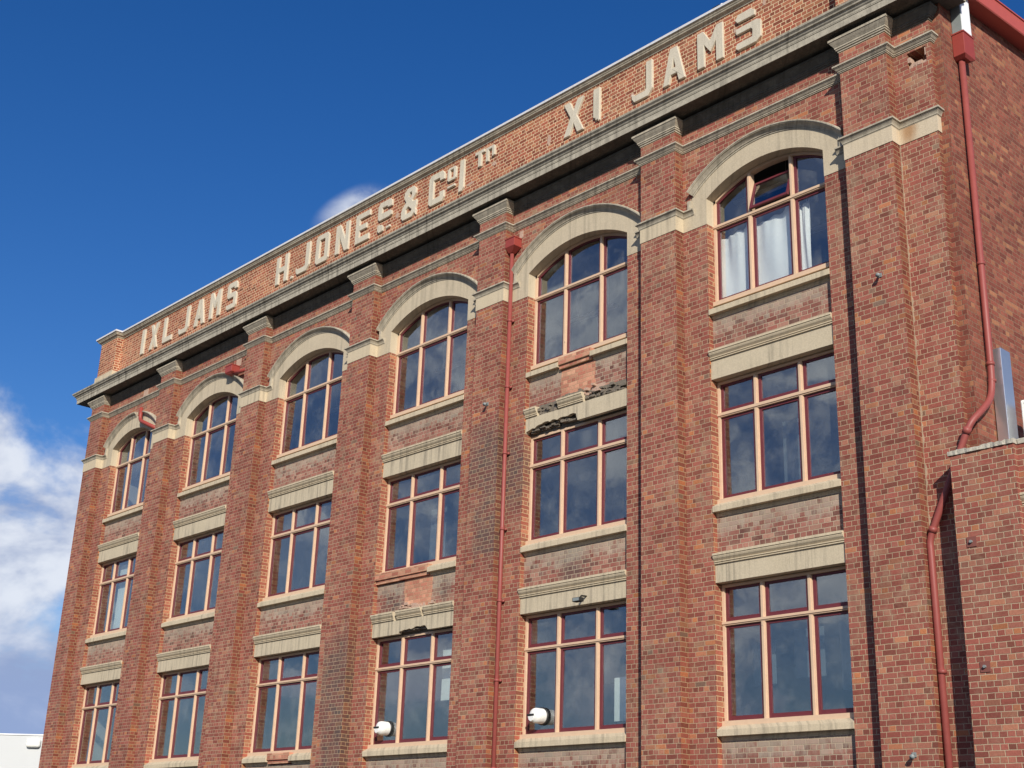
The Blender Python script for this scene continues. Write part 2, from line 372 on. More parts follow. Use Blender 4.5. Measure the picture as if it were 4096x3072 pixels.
def bevel(o, w, seg=2):
    md = o.modifiers.new('bevel', 'BEVEL'); md.width = w; md.segments = seg; md.limit_method = 'ANGLE'; md.angle_limit = R(40)
    return o
def tag(o, label, cat, group=None):
    o['label'] = label; o['category'] = cat
    if group: o['group'] = group
    return o
def thing(name, label, cat, group=None):
    o = bpy.data.objects.new(name, None); COL.objects.link(o); o.empty_display_size = 0.3
    return tag(o, label, cat, group)
def smoothed(pts, r=0.08, n=5):
    """round off the corners of a polyline"""
    P = [Vector(p) for p in pts]; out = [P[0]]
    for i in range(1, len(P)-1):
        a, b, c = P[i-1], P[i], P[i+1]
        ra = min(r, (a-b).length*0.45); rc = min(r, (c-b).length*0.45)
        p0 = b+(a-b).normalized()*ra; p2 = b+(c-b).normalized()*rc
        for k in range(n+1):
            u = k/n; out.append((1-u)**2*p0+2*u*(1-u)*b+u*u*p2)
    out.append(P[-1]); return out
def jag(x0, x1, z0, z1, n, amp):
    """rough broken line between two points"""
    return [(x0+(x1-x0)*i/n+random.uniform(-.3, .3)*(x1-x0)/n*(0 < i < n), z0+(z1-z0)*i/n+random.uniform(-amp, amp)*(0 < i < n)) for i in range(n+1)]

# ------------------------------------------------------------------ measurements (metres)
XL, XR = -26.32, 5.045
PIL = [(-26.32, -25.42), (-21.57, -20.65), (-16.53, -15.60), (-11.48, -10.555), (-6.545, -5.64), (-1.55, -0.64), (3.235, 4.17)]
# bays from left to right: opening left and right edge, kept in the gap between pilasters
BAY = [(-24.80, -22.14), (-20.02, -17.12), (-14.99, -12.02), (-10.02, -7.11), (-5.07, -2.125), (-0.045, 2.643)]
WY, YI = 0.205, 0.36            # window frame plane, inside of front wall
SILL = [11.59, 7.775, 3.905]    # stone sill: front top edge, top storey first
LINT = [10.765, 6.93]           # lintel top
FH = [(11.795, None), (7.935, 10.195), (4.068, 6.405)]   # frame bottom, head
TRZ = [(13.345, 13.415), (9.505, 9.58), (5.685, 5.748)]  # transom

bld = thing('brick_factory_building', 'tall red brick factory with arched top windows and relief letters on its parapet', 'building')

# ---- brickwork
w = MB()
# strips either side of each opening, and brick above the arches
ARC_R, ARC_S = 2.85, 13.945
def arc(c, hw, zs, n=20, r=None):
    """segmental arch line from left to right through (c-hw, zs) and (c+hw, zs), rise set by r"""
    zc = zs-math.sqrt(max(r*r-hw*hw, 0))
    a = math.asin(hw/r)
    return [(c+r*math.sin(-a+2*a*i/n), zc+r*math.cos(-a+2*a*i/n)) for i in range(n+1)]
def bay_arc(b):
    x0, x1 = b; hw = (x1-x0)/2; rise = 0.412
    return (x0+x1)/2, hw, (hw*hw+rise*rise)/(2*rise)
for i, (x0, x1) in enumerate(BAY):
    pl, pr = PIL[i][1], PIL[i+1][0]
    w.box(pl-0.02, x0, 0.0, YI, 0, 13.405); w.box(x1, pr+0.02, 0.0, YI, 0, 13.405)
    c, hw, r = bay_arc((x0, x1))
    ar = arc(c, hw+0.02, ARC_S, 20, r)
    w.prism([(pl-0.02, 13.405), (x0-0.02, 13.405)]+ar+[(x1+0.02, 13.405), (pr+0.02, 13.405), (pr+0.02, 16.3), (pl-0.02, 16.3)], 0.004, YI)
wall = w.build('wall', 'brick', bld)
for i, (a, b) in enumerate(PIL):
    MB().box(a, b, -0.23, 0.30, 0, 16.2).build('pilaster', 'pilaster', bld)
# corner: strip beyond the last pilaster, with the knocked-out hole under the string course
hx0, hx1, hz0, hz1 = 4.44, 4.80, 14.80, 15.12
k = MB()
k.box(4.15, 4.892, 0.0, 0.5, 0, hz0); k.box(4.15, 4.892, 0.0, 0.5, hz1, 16.2)
k.box(4.15, hx0, 0.0, 0.5, hz0, hz1); k.box(hx1, 4.892, 0.0, 0.5, hz0, hz1)
k.box(hx0, hx1, 0.26, 0.5, hz0, hz1)
k.build('corner_strip', 'pilaster', bld)
rb = MB(); rb.box(hx0, hx1, 0.15, 0.255, hz0, hz0+.05)
for q in range(16):
    x = random.uniform(hx0, hx1-0.06); z = hz0+random.uniform(-0.01, 0.10)
    sx, sz = random.uniform(0.03, 0.10), random.uniform(0.02, 0.06)
    rb.box(x, x+sx, -0.005+random.uniform(0, .08), 0.2, z-0.02, z+sz)
rb.box(hx0-0.01, hx0+0.05, 0.004, 0.2, 14.93, 15.03); rb.box(hx1-0.03, hx1+0.005, 0.006, 0.2, 14.95, 15.1)
rb.build('broken_brickwork', 'plaster', bld)
mf = MB(); pa = [(4.165, 1.0+0.062*q) for q in range(201)]; pb_ = [(4.176+random.random()**2*0.035, 1.0+0.062*q) for q in range(201)]
mf.prism(pa[::-1]+pb_, -0.006, 0.01); mf.build('mortar_fillet', 'fillet', bld)
# side wall and the narrow quoin
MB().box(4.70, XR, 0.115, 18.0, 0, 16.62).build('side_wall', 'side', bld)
MB().box(XL, XL+0.4, 0.32, 18.0, 0, 17.0).build('side_wall', 'brick', bld)
MB().box(XL+0.4, 4.70, 17.6, 18.0, 0, 16.6).build('rear_wall', 'interior', bld)
# parapet
zt = lambda x: -0.0028*min(x, 0)
MB().box(-25.17, 3.23, 0.0, 0.33, 16.1, 17.90).build('parapet', 'parapet', bld)
MB().box(XL, -25.17, -0.23, 0.33, 16.1, 17.92).build('parapet_pier', 'parapet', bld)
MB().box(3.23, XR-0.002, -0.23, 0.33, 16.1, 17.90).build('parapet_pier', 'parapet', bld)
MB().box(XL-0.05, -25.12, -0.28, 0.2, 16.26, 16.72).build('pier_base', 'stone', bld)
CP = [(XL, 6.0), (XL, -0.23), (-25.17, -0.23), (-25.17, 0.0), (3.23, 0.0), (3.23, -0.23), (XR, -0.23), (XR, 0.3)]
MB().sweep([(-.30, 17.862), (.018, 17.862), (.028, 17.89), (.088, 17.925), (.098, 17.955), (.108, 17.958), (.122, 17.985), (.142, 17.998), (.150, 18.006), (.150, 18.05), (-.30, 18.06)], CP, zt).build('coping', 'mould', bld)
MB().sweep([(-.36, 18.052), (.156, 18.008), (.158, 18.062), (.10, 18.072), (-.36, 18.088)], CP, zt).build('coping_flashing', 'flash', bld)

# ---- horizontal mouldings
WP = [(XL, 5.0), (XL, -0.23)]
for i, (a, b) in enumerate(PIL):
    if i > 0: WP += [(a, 0.0), (a, -0.23)]
    WP += [(b, -0.23), (b, 0.0)]
WP += [(4.892, 0.0), (4.892, 0.115)]
MB().sweep([(-.03, 15.165), (.016, 15.165), (.016, 15.184), (.030, 15.186), (.033, 15.203), (.046, 15.212), (.076, 15.252), (.084, 15.254), (.084, 15.266), (.100, 15.268), (.100, 15.300), (-.03, 15.318)], WP).build('string_course', 'mould', bld)
BEDP = [(-.03, 15.60), (.014, 15.60), (.016, 15.632), (.036, 15.636), (.040, 15.664), (.054, 15.668), (.054, 15.700), (.060, 15.704), (.072, 15.722), (.092, 15.748), (.122, 15.796), (.134, 15.802), (.134, 15.846), (.05, 15.852), (.05, 15.928), (-.03, 15.928)]
for i, (a, b) in enumerate(PIL):
    pth = [(a, 0.05), (a, -0.23), (b, -0.23), (b, 0.05)]
    if i == 0: pth = [(XL, 4.0)]+pth[1:]
    MB().sweep(BEDP, pth).build('capital', 'mould', bld)
    if i < 6: MB().sweep(BEDP, [(b, 0.001), (PIL[i+1][0], 0.001)]).build('bed_moulding', 'dark', bld)  # same profile as the capitals, the cornice's shade put into its colour
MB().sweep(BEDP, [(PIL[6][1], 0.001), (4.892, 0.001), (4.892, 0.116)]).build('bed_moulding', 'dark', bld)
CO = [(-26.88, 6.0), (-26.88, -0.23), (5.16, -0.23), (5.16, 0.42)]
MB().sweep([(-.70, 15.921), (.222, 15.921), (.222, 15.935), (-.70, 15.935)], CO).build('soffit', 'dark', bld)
MB().sweep([(-.40, 15.938), (.223, 15.938), (.223, 15.92), (.236, 15.92), (.236, 16.048), (.247, 16.052), (.247, 16.068), (.252, 16.073), (.256, 16.112), (.276, 16.130), (.296, 16.168), (.330, 16.182), (.337, 16.205), (.372, 16.238), (.378, 16.278), (-.10, 16.42), (-.40, 16.42)], CO).build('cornice', 'cornice', bld)

# ---- pilaster bands with their little caps
BM = [(-.03, 13.70), (.016, 13.70), (.016, 13.712), (.026, 13.714), (.028, 13.728), (.032, 13.740), (.042, 13.758), (.066, 13.788), (.072, 13.790), (.072, 13.797), (.088, 13.799), (.088, 13.829), (-.03, 13.84)]
for i, (a, b) in enumerate(PIL):
    st = MB()
    if i == 6:
        pth = [(a-0.30, 0), (a, 0), (a, -0.23), (b, -0.23), (b, 0), (4.892, 0), (4.892, 0.115)]
        st.box(a-.012, b+.012, -0.242, 0.03, 13.405, 13.72); st.box(b+.012, 4.904, -0.012, 0.114, 13.405, 13.72)
    else:
        pth = [(a-0.30, 0), (a, 0), (a, -0.23), (b, -0.23), (b, 0), (b+0.30, 0)]
        if i == 0: pth = [(XL, 2.5), (XL, -0.23), (b, -0.23), (b, 0), (b+0.30, 0)]
        st.box(a-.012, b+.012, -0.242, 0.03, 13.405, 13.72)
    st.build('stone_band', 'corner_stone' if i == 6 else 'stone', bld)
    MB().sweep(BM, pth).build('band_moulding', 'mould', bld)

# ---- arched surrounds
for i, (x0, x1) in enumerate(BAY):
    pl, pr = PIL[i][1]+0.013, PIL[i+1][0]-0.013
    c, hw, r = bay_arc((x0, x1))
    inn = arc(c, hw, ARC_S, 24, r)
    hwo = hw+0.37; ro = 2.61*hwo/1.83
    ze = 14.06
    out_ = arc(c, hwo, ze, 24, ro)
    poly = [(pl, 13.405), (x0, 13.405)]+inn+[(x1, 13.405), (pr, 13.405), (pr, 13.75), (c+hwo, 13.75)]+out_[::-1]+[(c-hwo, 13.75), (pl, 13.75)]
    MB().prism(poly, -0.010, YI).build('arch_surround', 'arch', bld)
    # hood moulding: stepped profile carried round the extrados
    hp = [(-0.02, 0.02), (-0.02, -0.024), (0.010, -0.026), (0.012, -0.044), (0.026, -0.046), (0.040, -0.058), (0.074, -0.096), (0.080, -0.116), (0.094, -0.118), (0.096, -0.130), (0.120, -0.132), (0.135, -0.085), (0.14, 0.02)]
    zc = ze-math.sqrt(ro*ro-hwo*hwo); a = math.asin(hwo/ro)
    a0, a1 = -a*1.02, a*1.02
    if i == 0: segs = [(-a*1.02, a*0.06), (a*0.22, a*1.02)]     # broken by the leaking pipe
    elif i == 5: segs = [(-a*0.96, a*1.02)]
    else: segs = [(a0, a1)]
    h = MB()
    for s0, s1 in segs:
        rows = []
        for k_ in range(33):
            th = s0+(s1-s0)*k_/32
            rows.append([(c+(ro+rad)*math.sin(th), y, zc+(ro+rad)*math.cos(th)) for rad, y in hp])
        vs = h.grid(rows, True); h.bm.faces.new(vs[0]); h.bm.faces.new(vs[-1][::-1])
    # short vertical return down to the band moulding
    for sgn in (-1, 1):
        xa, xb = sorted((c+sgn*(hwo-0.005), c+sgn*(hwo+0.075)))
        h.box(xa, xb, -0.052, 0.02, 13.83, 14.03 if i == 5 and sgn < 0 else 14.07)
        xa, xb = sorted((c+sgn*(hwo+0.01), c+sgn*(hwo+0.06)))
        h.box(xa, xb, -0.066, 0.02, 13.83, 13.98)
    bmesh.ops.recalc_face_normals(h.bm, faces=h.bm.faces[:])
    h.build('hood_moulding', 'mould', bld)

# ---- spandrels, sills, lintels
def sill_poly(ztop): # (y, z) profile from front
    return [(0.21, ztop+0.115), (0.10, ztop+0.07), (-0.014, ztop+0.006), (-0.014, ztop-0.100), (0.078, ztop-0.098), (0.080, ztop-0.130), (0.094, ztop-0.132), (0.096, ztop-0.150), (0.108, ztop-0.152), (0.110, ztop-0.170), (0.21, ztop-0.165)]
def xprism(mb, prof, x0, x1):
    a = [mb.bm.verts.new((x0, y, z)) for y, z in prof]; b = [mb.bm.verts.new((x1, y, z)) for y, z in prof]
    mb.bm.faces.new(a); mb.bm.faces.new(b[::-1]); n = len(prof)
    for i in range(n): mb.bm.faces.new((a[i], b[i], b[(i+1) % n], a[(i+1) % n]))
    bmesh.ops.recalc_face_normals(mb.bm, faces=mb.bm.faces[:])
LP = lambda zt_: [(0.21, zt_), (0.10, zt_), (-0.045, zt_-0.008), (-0.052, zt_-0.014), (-0.052, zt_-0.046), (-0.036, zt_-0.049), (-0.038, zt_-0.066), (-0.026, zt_-0.094), (0.004, zt_-0.128), (0.016, zt_-0.140), (-0.006, zt_-0.141), (-0.006, zt_-0.158), (0.020, zt_-0.159), (0.020, zt_-0.172), (0.004, zt_-0.173), (0.004, zt_-0.190), (0.030, zt_-0.191), (0.034, zt_-0.212), (0.21, zt_-0.212)]
for i, (x0, x1) in enumerate(BAY):
    for k in range(3):
        zs = SILL[k]; zl = LINT[k] if k < 2 else 2.6
        MB().box(x0-0.02, x1+0.02, 0.115, YI-0.01, zl-0.02, zs-0.16).build('spandrel', 'spandrel', bld)
        # sill, some with a missing length made up in brick
        gap = {(4, 0): (0.33, 0.65), (3, 1): (-0.02, 0.665), (2, 2): (0.365, 0.69)}.get((i, k))
        L = x1-x0; e = 0.003
        if gap is None: pcs = [(x0+e, x1-e)]
        else:
            ga, gb = x0+gap[0]*L, x0+gap[1]*L
            pcs = ([(x0+e, ga)] if gap[0] > 0 else [])+[(gb, x1-e)]
            pb = MB(); ga = max(ga, x0+e)
            pb.box(ga+.002, gb-.002, 0.010, 0.21, zs-0.055, zs+0.10); pb.box(ga+.002, gb-.002, 0.048, 0.21, zs-0.14, zs-0.056)
            pb.build('brick_sill_repair', 'patch', bld)
        for pa, pz in pcs:
            sm = MB(); xprism(sm, sill_poly(zs), pa, pz); bevel(sm.build('sill', 'stone', bld), 0.003, 1)
    for k in range(2):
        zl = LINT[k]; zb = FH[k+1][1]+0.008
        broken = (i, k) in ((4, 0), (3, 1))
        # flat face with, on the two spalled lintels, a ragged lower edge
        face = [(x0+0.003, zl-0.205)]
        if (i, k) == (4, 0):
            xa, xb = x0+0.03, x0+1.50
            bot = [(x0+0.003, zb+0.03)]+jag(xa, xa+0.46, zb+0.07, zb+0.15, 7, 0.022)+jag(xa+0.50, xb, zb+0.165, zb+0.155, 13, 0.026)+[(xb+0.02, zb+0.07), (xb+0.05, zb)]
        elif (i, k) == (3, 1):
            xa, xb = x0+0.98, x0+2.02
            bot = [(x0+0.003, zb), (xa, zb)]+jag(xa+0.02, xa+0.55, zb+0.045, zb+0.085, 6, 0.02)+jag(xa+0.56, xb-0.1, zb+0.10, zb+0.10, 4, 0.015)+[(xb, zb)]
        else: bot = [(x0+0.003, zb)]
        poly = [(x0+0.003, zl-0.205)]+bot+[(x1-0.003, zb), (x1-0.003, zl-0.205)]
        MB().prism(poly, 0.035, 0.125).build('lintel', 'lintel', bld)
        if not broken: MB().box(x0+0.003, x1-0.003, 0.125, YI-0.01, zb+0.002, zl-0.03).build('lintel_core', 'lintel', bld)
        else:
            co = MB(); co.box(x0+0.003, x1-0.003, 0.20, YI-0.01, zb+0.002, zl-0.03); co.box(x0+0.003, x1-0.003, 0.125, 0.20, zb+0.20, zl-0.03)
            for q in range(34):
                x = random.uniform(bot[1][0]+.05, bot[-2][0]-.2); z = zb+random.uniform(0.03, 0.12)
                co.box(x, x+random.uniform(.05, .2), random.uniform(.07, .16), 0.21, z, z+random.uniform(.015, .05))
            co.build('lintel_core', 'rubble', bld)
        if (i, k) == (4, 0):
            segs = [(x0+0.003, x0+0.36), (x0+1.00, x0+1.72)]
        elif (i, k) == (3, 1):
            segs = [(x0+0.003, x0+0.80), (x0+0.92, x0+1.80), (x0+1.88, x1-0.003)]
        else: segs = [(x0+0.003, x1-0.003)]
        for sa, sb in segs:
            lm = MB(); xprism(lm, LP(zl), sa, sb); lm.build('lintel_moulding', 'stone', bld)
        if (i, k) == (4, 0):
            rb = MB()
            for q in range(70):
                x = random.uniform(x0+0.30, x1-0.15); z = zl-0.20+random.uniform(-0.01, 0.17)
                if x0+1.05 < x < x0+1.66: z = zl+random.uniform(-.02, .05)
                s1, s2 = random.uniform(0.03, 0.13), random.uniform(0.02, 0.07)
                rb.box(x, x+s1, 0.03+random.uniform(-.01, .05), 0.15, z, z+s2)
            rb.box(x0+.3, x1-.02, 0.09, 0.2, zl-.2, zl+.03)
            rb.build('broken_brickwork', 'rubble', bld)
            rb = MB(); rb.box(x0+1.62, x0+2.25, 0.112, 0.2, zl-.12, zl+.12)
            for q in range(12):
                x = random.uniform(x0+1.62, x0+2.2); z = zl-0.10+random.uniform(-0.02, 0.20)
                rb.box(x, x+random.uniform(.05, .14), 0.015+random.uniform(0, .04), 0.15, z, z+random.uniform(.02, .06))
            rb.build('broken_brickwork', 'plaster', bld)
# orange repair patches let into two spandrels
for (xa, xb, za, zb) in ((-4.09, -3.11, 10.775, 11.43), (-8.99, -8.03, 6.965, 7.63)):
    p = MB(); l1 = jag(xa, xa, za, zb, 7, 0); l2 = jag(xb, xb, zb, za, 7, 0)
    l1 = [(x+random.uniform(-.02, .02), z) for x, z in l1]; l2 = [(x+random.uniform(-.02, .02), z) for x, z in l2]
    p.prism(l2+l1, 0.108, 0.2).build('brick_patch', 'patch', bld)
rb = MB(); rb.box(-9.15, -7.95, 0.112, 0.2, 6.92, 7.06)
for q in range(26):
    x = random.uniform(-9.15, -8.0); z = random.uniform(6.93, 7.05)
    rb.box(x, x+random.uniform(.04, .16), 0.06+random.uniform(0, .04), 0.15, z, z+random.uniform(.02, .06))
rb.build('broken_brickwork', 'plaster', bld)

# ------------------------------------------------------------------ windows
def window(i, k):
    x0, x1 = BAY[i]; L = x1-x0
    zb = FH[k][0]; t0, t1 = TRZ[k]
    arched = k == 0
    c, hw, r = bay_arc((x0, x1)); zc = ARC_S-math.sqrt(r*r-hw*hw)
    if arched: head = lambda x, off=0.0: zc+math.sqrt(max((r-off)**2-(x-c)**2, 0.0))
    else: head = lambda x, off=0.0: FH[k][1]-off
    m1, m2 = x0+0.322*L, x0+0.682*L; mw = 0.041
    f = MB(); J = 0.052
    f.box(x0+0.002, x0+J, WY, WY+0.13, zb, head(x0+J)-0.001); f.box(x1-J, x1-0.002, WY, WY+0.13, zb, head(x1-J)-0.001)
    for mm_ in (m1, m2):
        f.box(mm_-mw, mm_+mw, WY+0.003, WY+0.12, zb, t0-0.002)
        f.box(mm_-mw, mm_+mw, WY+0.003, WY+0.12, t1+0.002, head(mm_)-0.045)
        f.box(mm_-mw+0.018, mm_+mw-0.018, WY-0.010, WY+0.004, zb+0.002, t0-0.004)
        f.box(mm_-mw+0.018, mm_+mw-0.018, WY-0.010, WY+0.004, t1+0.004, head(mm_)-0.05)
    # moulded transom
    f.box(x0+0.004, x1-0.004, WY-0.022, WY+0.12, t0+0.022, t1); f.box(x0+0.006, x1-0.006, WY-0.004, WY+0.12, t0, t0+0.022)
    # head
    n = 24
    if arched:
        rows = []
        for q in range(n+1):
            x = x0+0.003+(L-0.006)*q/n
            rows.append([(x, WY, head(x)-0.003), (x, WY, head(x, 0.055)), (x, WY+0.13, head(x, 0.055)), (x, WY+0.13, head(x)-0.003)])
        vs = f.grid(rows, True); f.bm.faces.new(vs[0]); f.bm.faces.new(vs[-1][::-1])
    else: f.box(x0+J, x1-J, WY, WY+0.13, head(0)-0.052, head(0)-0.001)
    # timber sill
    f.box(x0+0.004, x1-0.004, 0.128, WY+0.13, zb-0.085, zb-0.001)
    bmesh.ops.recalc_face_normals(f.bm, faces=f.bm.faces[:])
    win = f.build('window', 'cream', bld)
    # sashes and glass
    s = MB(); g = MB(); SY = WY+0.038
    lights = [(x0+J, m1-mw), (m1+mw, m2-mw), (m2+mw, x1-J)]
    sw = 0.054
    for q, (a, b) in enumerate(lights):
        # lower light
        s.box(a+.001, a+sw, SY, SY+0.05, zb, t0-.001); s.box(b-sw, b-.001, SY, SY+0.05, zb, t0-.001)
        s.box(a+sw, b-sw, SY+.002, SY+0.05, zb+.001, zb+0.086); s.box(a+sw, b-sw, SY+.002, SY+0.05, t0-0.05, t0-.002)
        g.pane([(a+sw, zb+0.078), (b-sw, zb+0.078), (b-sw, t0-0.045), (a+sw, t0-0.045)], SY+0.022, SY+0.028)
        if (i, k, q) == (5, 0, 1): continue
        # upper light
        bot = 0.080 if not arched else 0.040
        off = 0.056
        s.box(a+.001, a+sw, SY, SY+0.05, t1+.001, head(a+sw, off)-.001) if head(a, off) > t1+.02 else None
        s.box(b-sw, b-.001, SY, SY+0.05, t1+.001, head(b-sw, off)-.001)
        s.box(a+sw, b-sw, SY+.002, SY+0.05, t1+.001, t1+bot)
        rows = []
        for e in range(13):
            x = a+sw+(b-a-2*sw)*e/12
            rows.append([(x, SY+.002, head(x, off)), (x, SY+.002, head(x, off+0.04)), (x, SY+.05, head(x, off+0.04)), (x, SY+.05, head(x, off))])
        vs = s.grid(rows, True); s.bm.faces.new(vs[0]); s.bm.faces.new(vs[-1][::-1])
        topl = [(a+sw+(b-a-2*sw)*e/12, head(a+sw+(b-a-2*sw)*e/12, off+0.035)) for e in range(13)]
        g.pane([(a+sw, t1+bot-.005), (b-sw, t1+bot-.005)]+topl[::-1], SY+0.022, SY+0.028)
    bmesh.ops.recalc_face_normals(s.bm, faces=s.bm.faces[:])
    s.build('sash', 'maroon', win); g.build('glass', 'glass', win)
    if (i, k) == (5, 0):
        # middle upper light stands open, hinged at its head
        a, b = lights[1]; H = 0.63; pz = t1+0.012+H/2; sn, cs = math.sin(R(17)), math.cos(R(17))
        def T(x, dn, th): return (x, SY+0.02-dn*sn-th*cs, pz-dn*cs+th*sn)   # dn down the sash from its pivot, th outwards
        def sb(mb, xa, xb, d0, d1, h0, h1):
            v = [mb.bm.verts.new(T(x, d_, h_)) for x, d_, h_ in ((xa, d1, h1), (xb, d1, h1), (xb, d1, h0), (xa, d1, h0), (xa, d0, h1), (xb, d0, h1), (xb, d0, h0), (xa, d0, h0))]
            for fc in ((3,2,1,0),(4,5,6,7),(0,1,5,4),(1,2,6,5),(2,3,7,6),(3,0,4,7)): mb.bm.faces.new([v[j] for j in fc])
            bmesh.ops.recalc_face_normals(mb.bm, faces=mb.bm.faces[:])
        o = MB(); sb(o, a+.004, a+.045, -H/2, H/2, 0, .045); sb(o, b-.045, b-.004, -H/2, H/2, 0, .045)
        sb(o, a+.045, b-.045, H/2-.055, H/2, 0, .045); sb(o, a+.045, b-.045, -H/2, -H/2+.045, 0, .045)
        os_ = o.build('open_sash', 'maroon', win); os_['label'] = 'maroon sash tilted open with its foot pushed outwards'
        gg = MB(); sb(gg, a+.045, b-.045, -H/2+.04, H/2-.05, .02, .026); gg.build('glass', 'glass', win)
for i in range(6):
    for k in range(3): window(i, k)

# ---- interior shell seen dimly through the panes
MB().box(XL+.4, 4.70, YI, 12.0, 6.98, 7.28).build('floor_slab', 'interior', bld)
MB().box(XL+.4, 4.70, YI, 12.0, 10.80, 11.10).build('floor_slab', 'interior', bld)
MB().box(XL+.4, 4.70, YI, 12.0, 2.9, 3.2).build('floor_slab', 'floor_in', bld)
MB().box(XL+.4, 4.70, YI, 17.6, 15.2, 15.5).build('ceiling', 'interior', bld)
MB().box(XL+.41, XL+.5, YI, 12.0, 3.2, 15.2).build('partition', 'interior', bld)
MB().box(XL+.4, 4.70, 12.0, 12.2, 0, 15.2).build('partition', 'interior', bld)
MB().box(XL-.1, XR+.02, 0.33, 18.0, 16.62, 16.75).build('roof', 'roof', bld)

# ------------------------------------------------------------------ relief letters
ST = 0.19    # stroke
def strokes(ch):
    """letter as polygons in a unit box (width 1, height 1); s = stroke width fraction"""
    sx, sy = 0.30, 0.20
    q = 0.14
    if ch == 'I': return [[(0.0, 0), (1, 0), (1, 1), (0, 1)]]
    if ch == 'L': return [[(0, .06), (.06, 0), (1, 0), (1, sy), (sx, sy), (sx, 1), (0, 1)]]
    if ch == 'X': return [[(0, 0), (.31, 0), (.5, .33), (.69, 0), (1, 0), (.66, .52), (1, 1), (.69, 1), (.5, .70), (.31, 1), (0, 1), (.34, .52)]]
    if ch == 'J': return [[(0, .12), (.12, 0), (.78, 0), (1, .18), (1, 1), (.70, 1), (.70, .24), (.64, .19), (.16, .19), (0, .26)]]
    if ch == 'A': return [[(0, 0), (.28, 0), (.36, .24), (.64, .24), (.72, 0), (1, 0), (.66, 1), (.34, 1)], None, [(.42, .42), (.58, .42), (.50, .70)]]
    if ch == 'M': return [[(0, 0), (.27, 0), (.27, .60), (.5, .34), (.73, .60), (.73, 0), (1, 0), (1, 1), (.76, 1), (.5, .66), (.24, 1), (0, 1)]]
    if ch == 'H': return [[(0, 0), (.28, 0), (.28, .40), (.72, .40), (.72, 0), (1, 0), (1, 1), (.72, 1), (.72, .59), (.28, .59), (.28, 1), (0, 1)]]
    if ch == 'N': return [[(0, 0), (.27, 0), (.27, .60), (.70, 0), (1, 0), (1, 1), (.73, 1), (.73, .42), (.30, 1), (0, 1)]]
    if ch == 'E': return [[(0, 0), (1, 0), (1, .19), (.28, .19), (.28, .42), (.80, .42), (.80, .60), (.28, .60), (.28, .81), (1, .81), (1, 1), (0, 1)]]
    if ch == 'T': return [[(.33, 0), (.67, 0), (.67, .80), (1, .80), (1, 1), (0, 1), (0, .80), (.33, .80)]]
    if ch == 'O': return [[(q, 0), (1-q, 0), (1, .10), (1, .90), (1-q, 1), (q, 1), (0, .90), (0, .10)], None, [(.30, .18), (.70, .18), (.70, .82), (.30, .82)]]
    if ch == 'D': return [[(0, 0), (.28, 0), (.28, .40), (.28, .80), (.68, .80), (.68, .22), (.74, .20), (1, .26), (1, .90), (1-q, 1), (0, 1)]]
    if ch == 'C': return [[(q, 0), (.86, 0), (1, .12), (1, .34), (.71, .34), (.71, .20), (.30, .20), (.30, .80), (.71, .80), (.71, .70), (1, .70), (1, .88), (.86, 1), (q, 1), (0, .90), (0, .10)]]
    if ch == 'S': return [[(q, 0), (1-q, 0), (1, .10), (1, .52), (1-q, .61), (.30, .61), (.30, .80), (.71, .80), (.71, .72), (1, .72), (1, .90), (1-q, 1), (q, 1), (0, .90), (0, .52), (q, .42), (.70, .42), (.70, .19), (0, .19), (0, .10)]]
    if ch == 'S_tail_lost': return [[(.10, .40), (.78, .40), (1, .44), (1, .56), (.86, .62), (.30, .62), (.30, .80), (.68, .80), (.68, .74), (1, .74), (1, .92), (.86, 1), (.16, 1), (0, .90), (0, .50)],
                                       [(.02, .28), (.30, .24), (.42, .16), (.42, .02), (.30, .0), (.10, .0), (.0, .10)], [(.62, .02), (.95, .04), (.9, .12), (.66, .10)]]
    if ch == 'S_split': return [[(.10, .76), (.78, .76), (.80, .90), (.62, 1), (.12, .98), (.0, .86)], [(.10, 0), (.80, 0), (1, .10), (1, .56), (.84, .62), (.02, .60), (.04, .44), (.62, .44), (.68, .38), (.66, .20), (.05, .19), (.0, .06)]]
    if ch == 'I_chipped': return [[(0, .16), (.35, .12), (.35, .05), (.75, .06), (.75, 0), (1, .03), (1, 1), (.1, 1), (0, .97)]]
    if ch == 'I_lost_foot': return [[(0, 0), (.62, 0), (1, .10), (1, 1), (.20, 1), (.15, .5)]]
    if ch == '-': return [[(0, 0), (1, 0), (1, 1), (0, 1)]]
    if ch == '.': return [[(0, 0), (.8, 0), (1, .5), (.9, 1), (.1, .9)]]
    if ch == '&':
        o = [(.34, 0), (.70, 0), (.86, .10), (.97, .0), (1.0, .16), (.94, .22), (1, .34), (1, .50), (.74, .50), (.70, .56), (.92, .74), (.92, .90), (.76, 1), (.36, 1), (.18, .90), (.16, .72), (.30, .56), (.08, .42), (0, .30), (0, .10), (.12, 0)]
        return [o, None, [(.30, .17), (.62, .17), (.70, .24), (.44, .40), (.30, .32)], None, [(.44, .72), (.60, .66), (.66, .76), (.64, .84), (.50, .84)]]
    return []
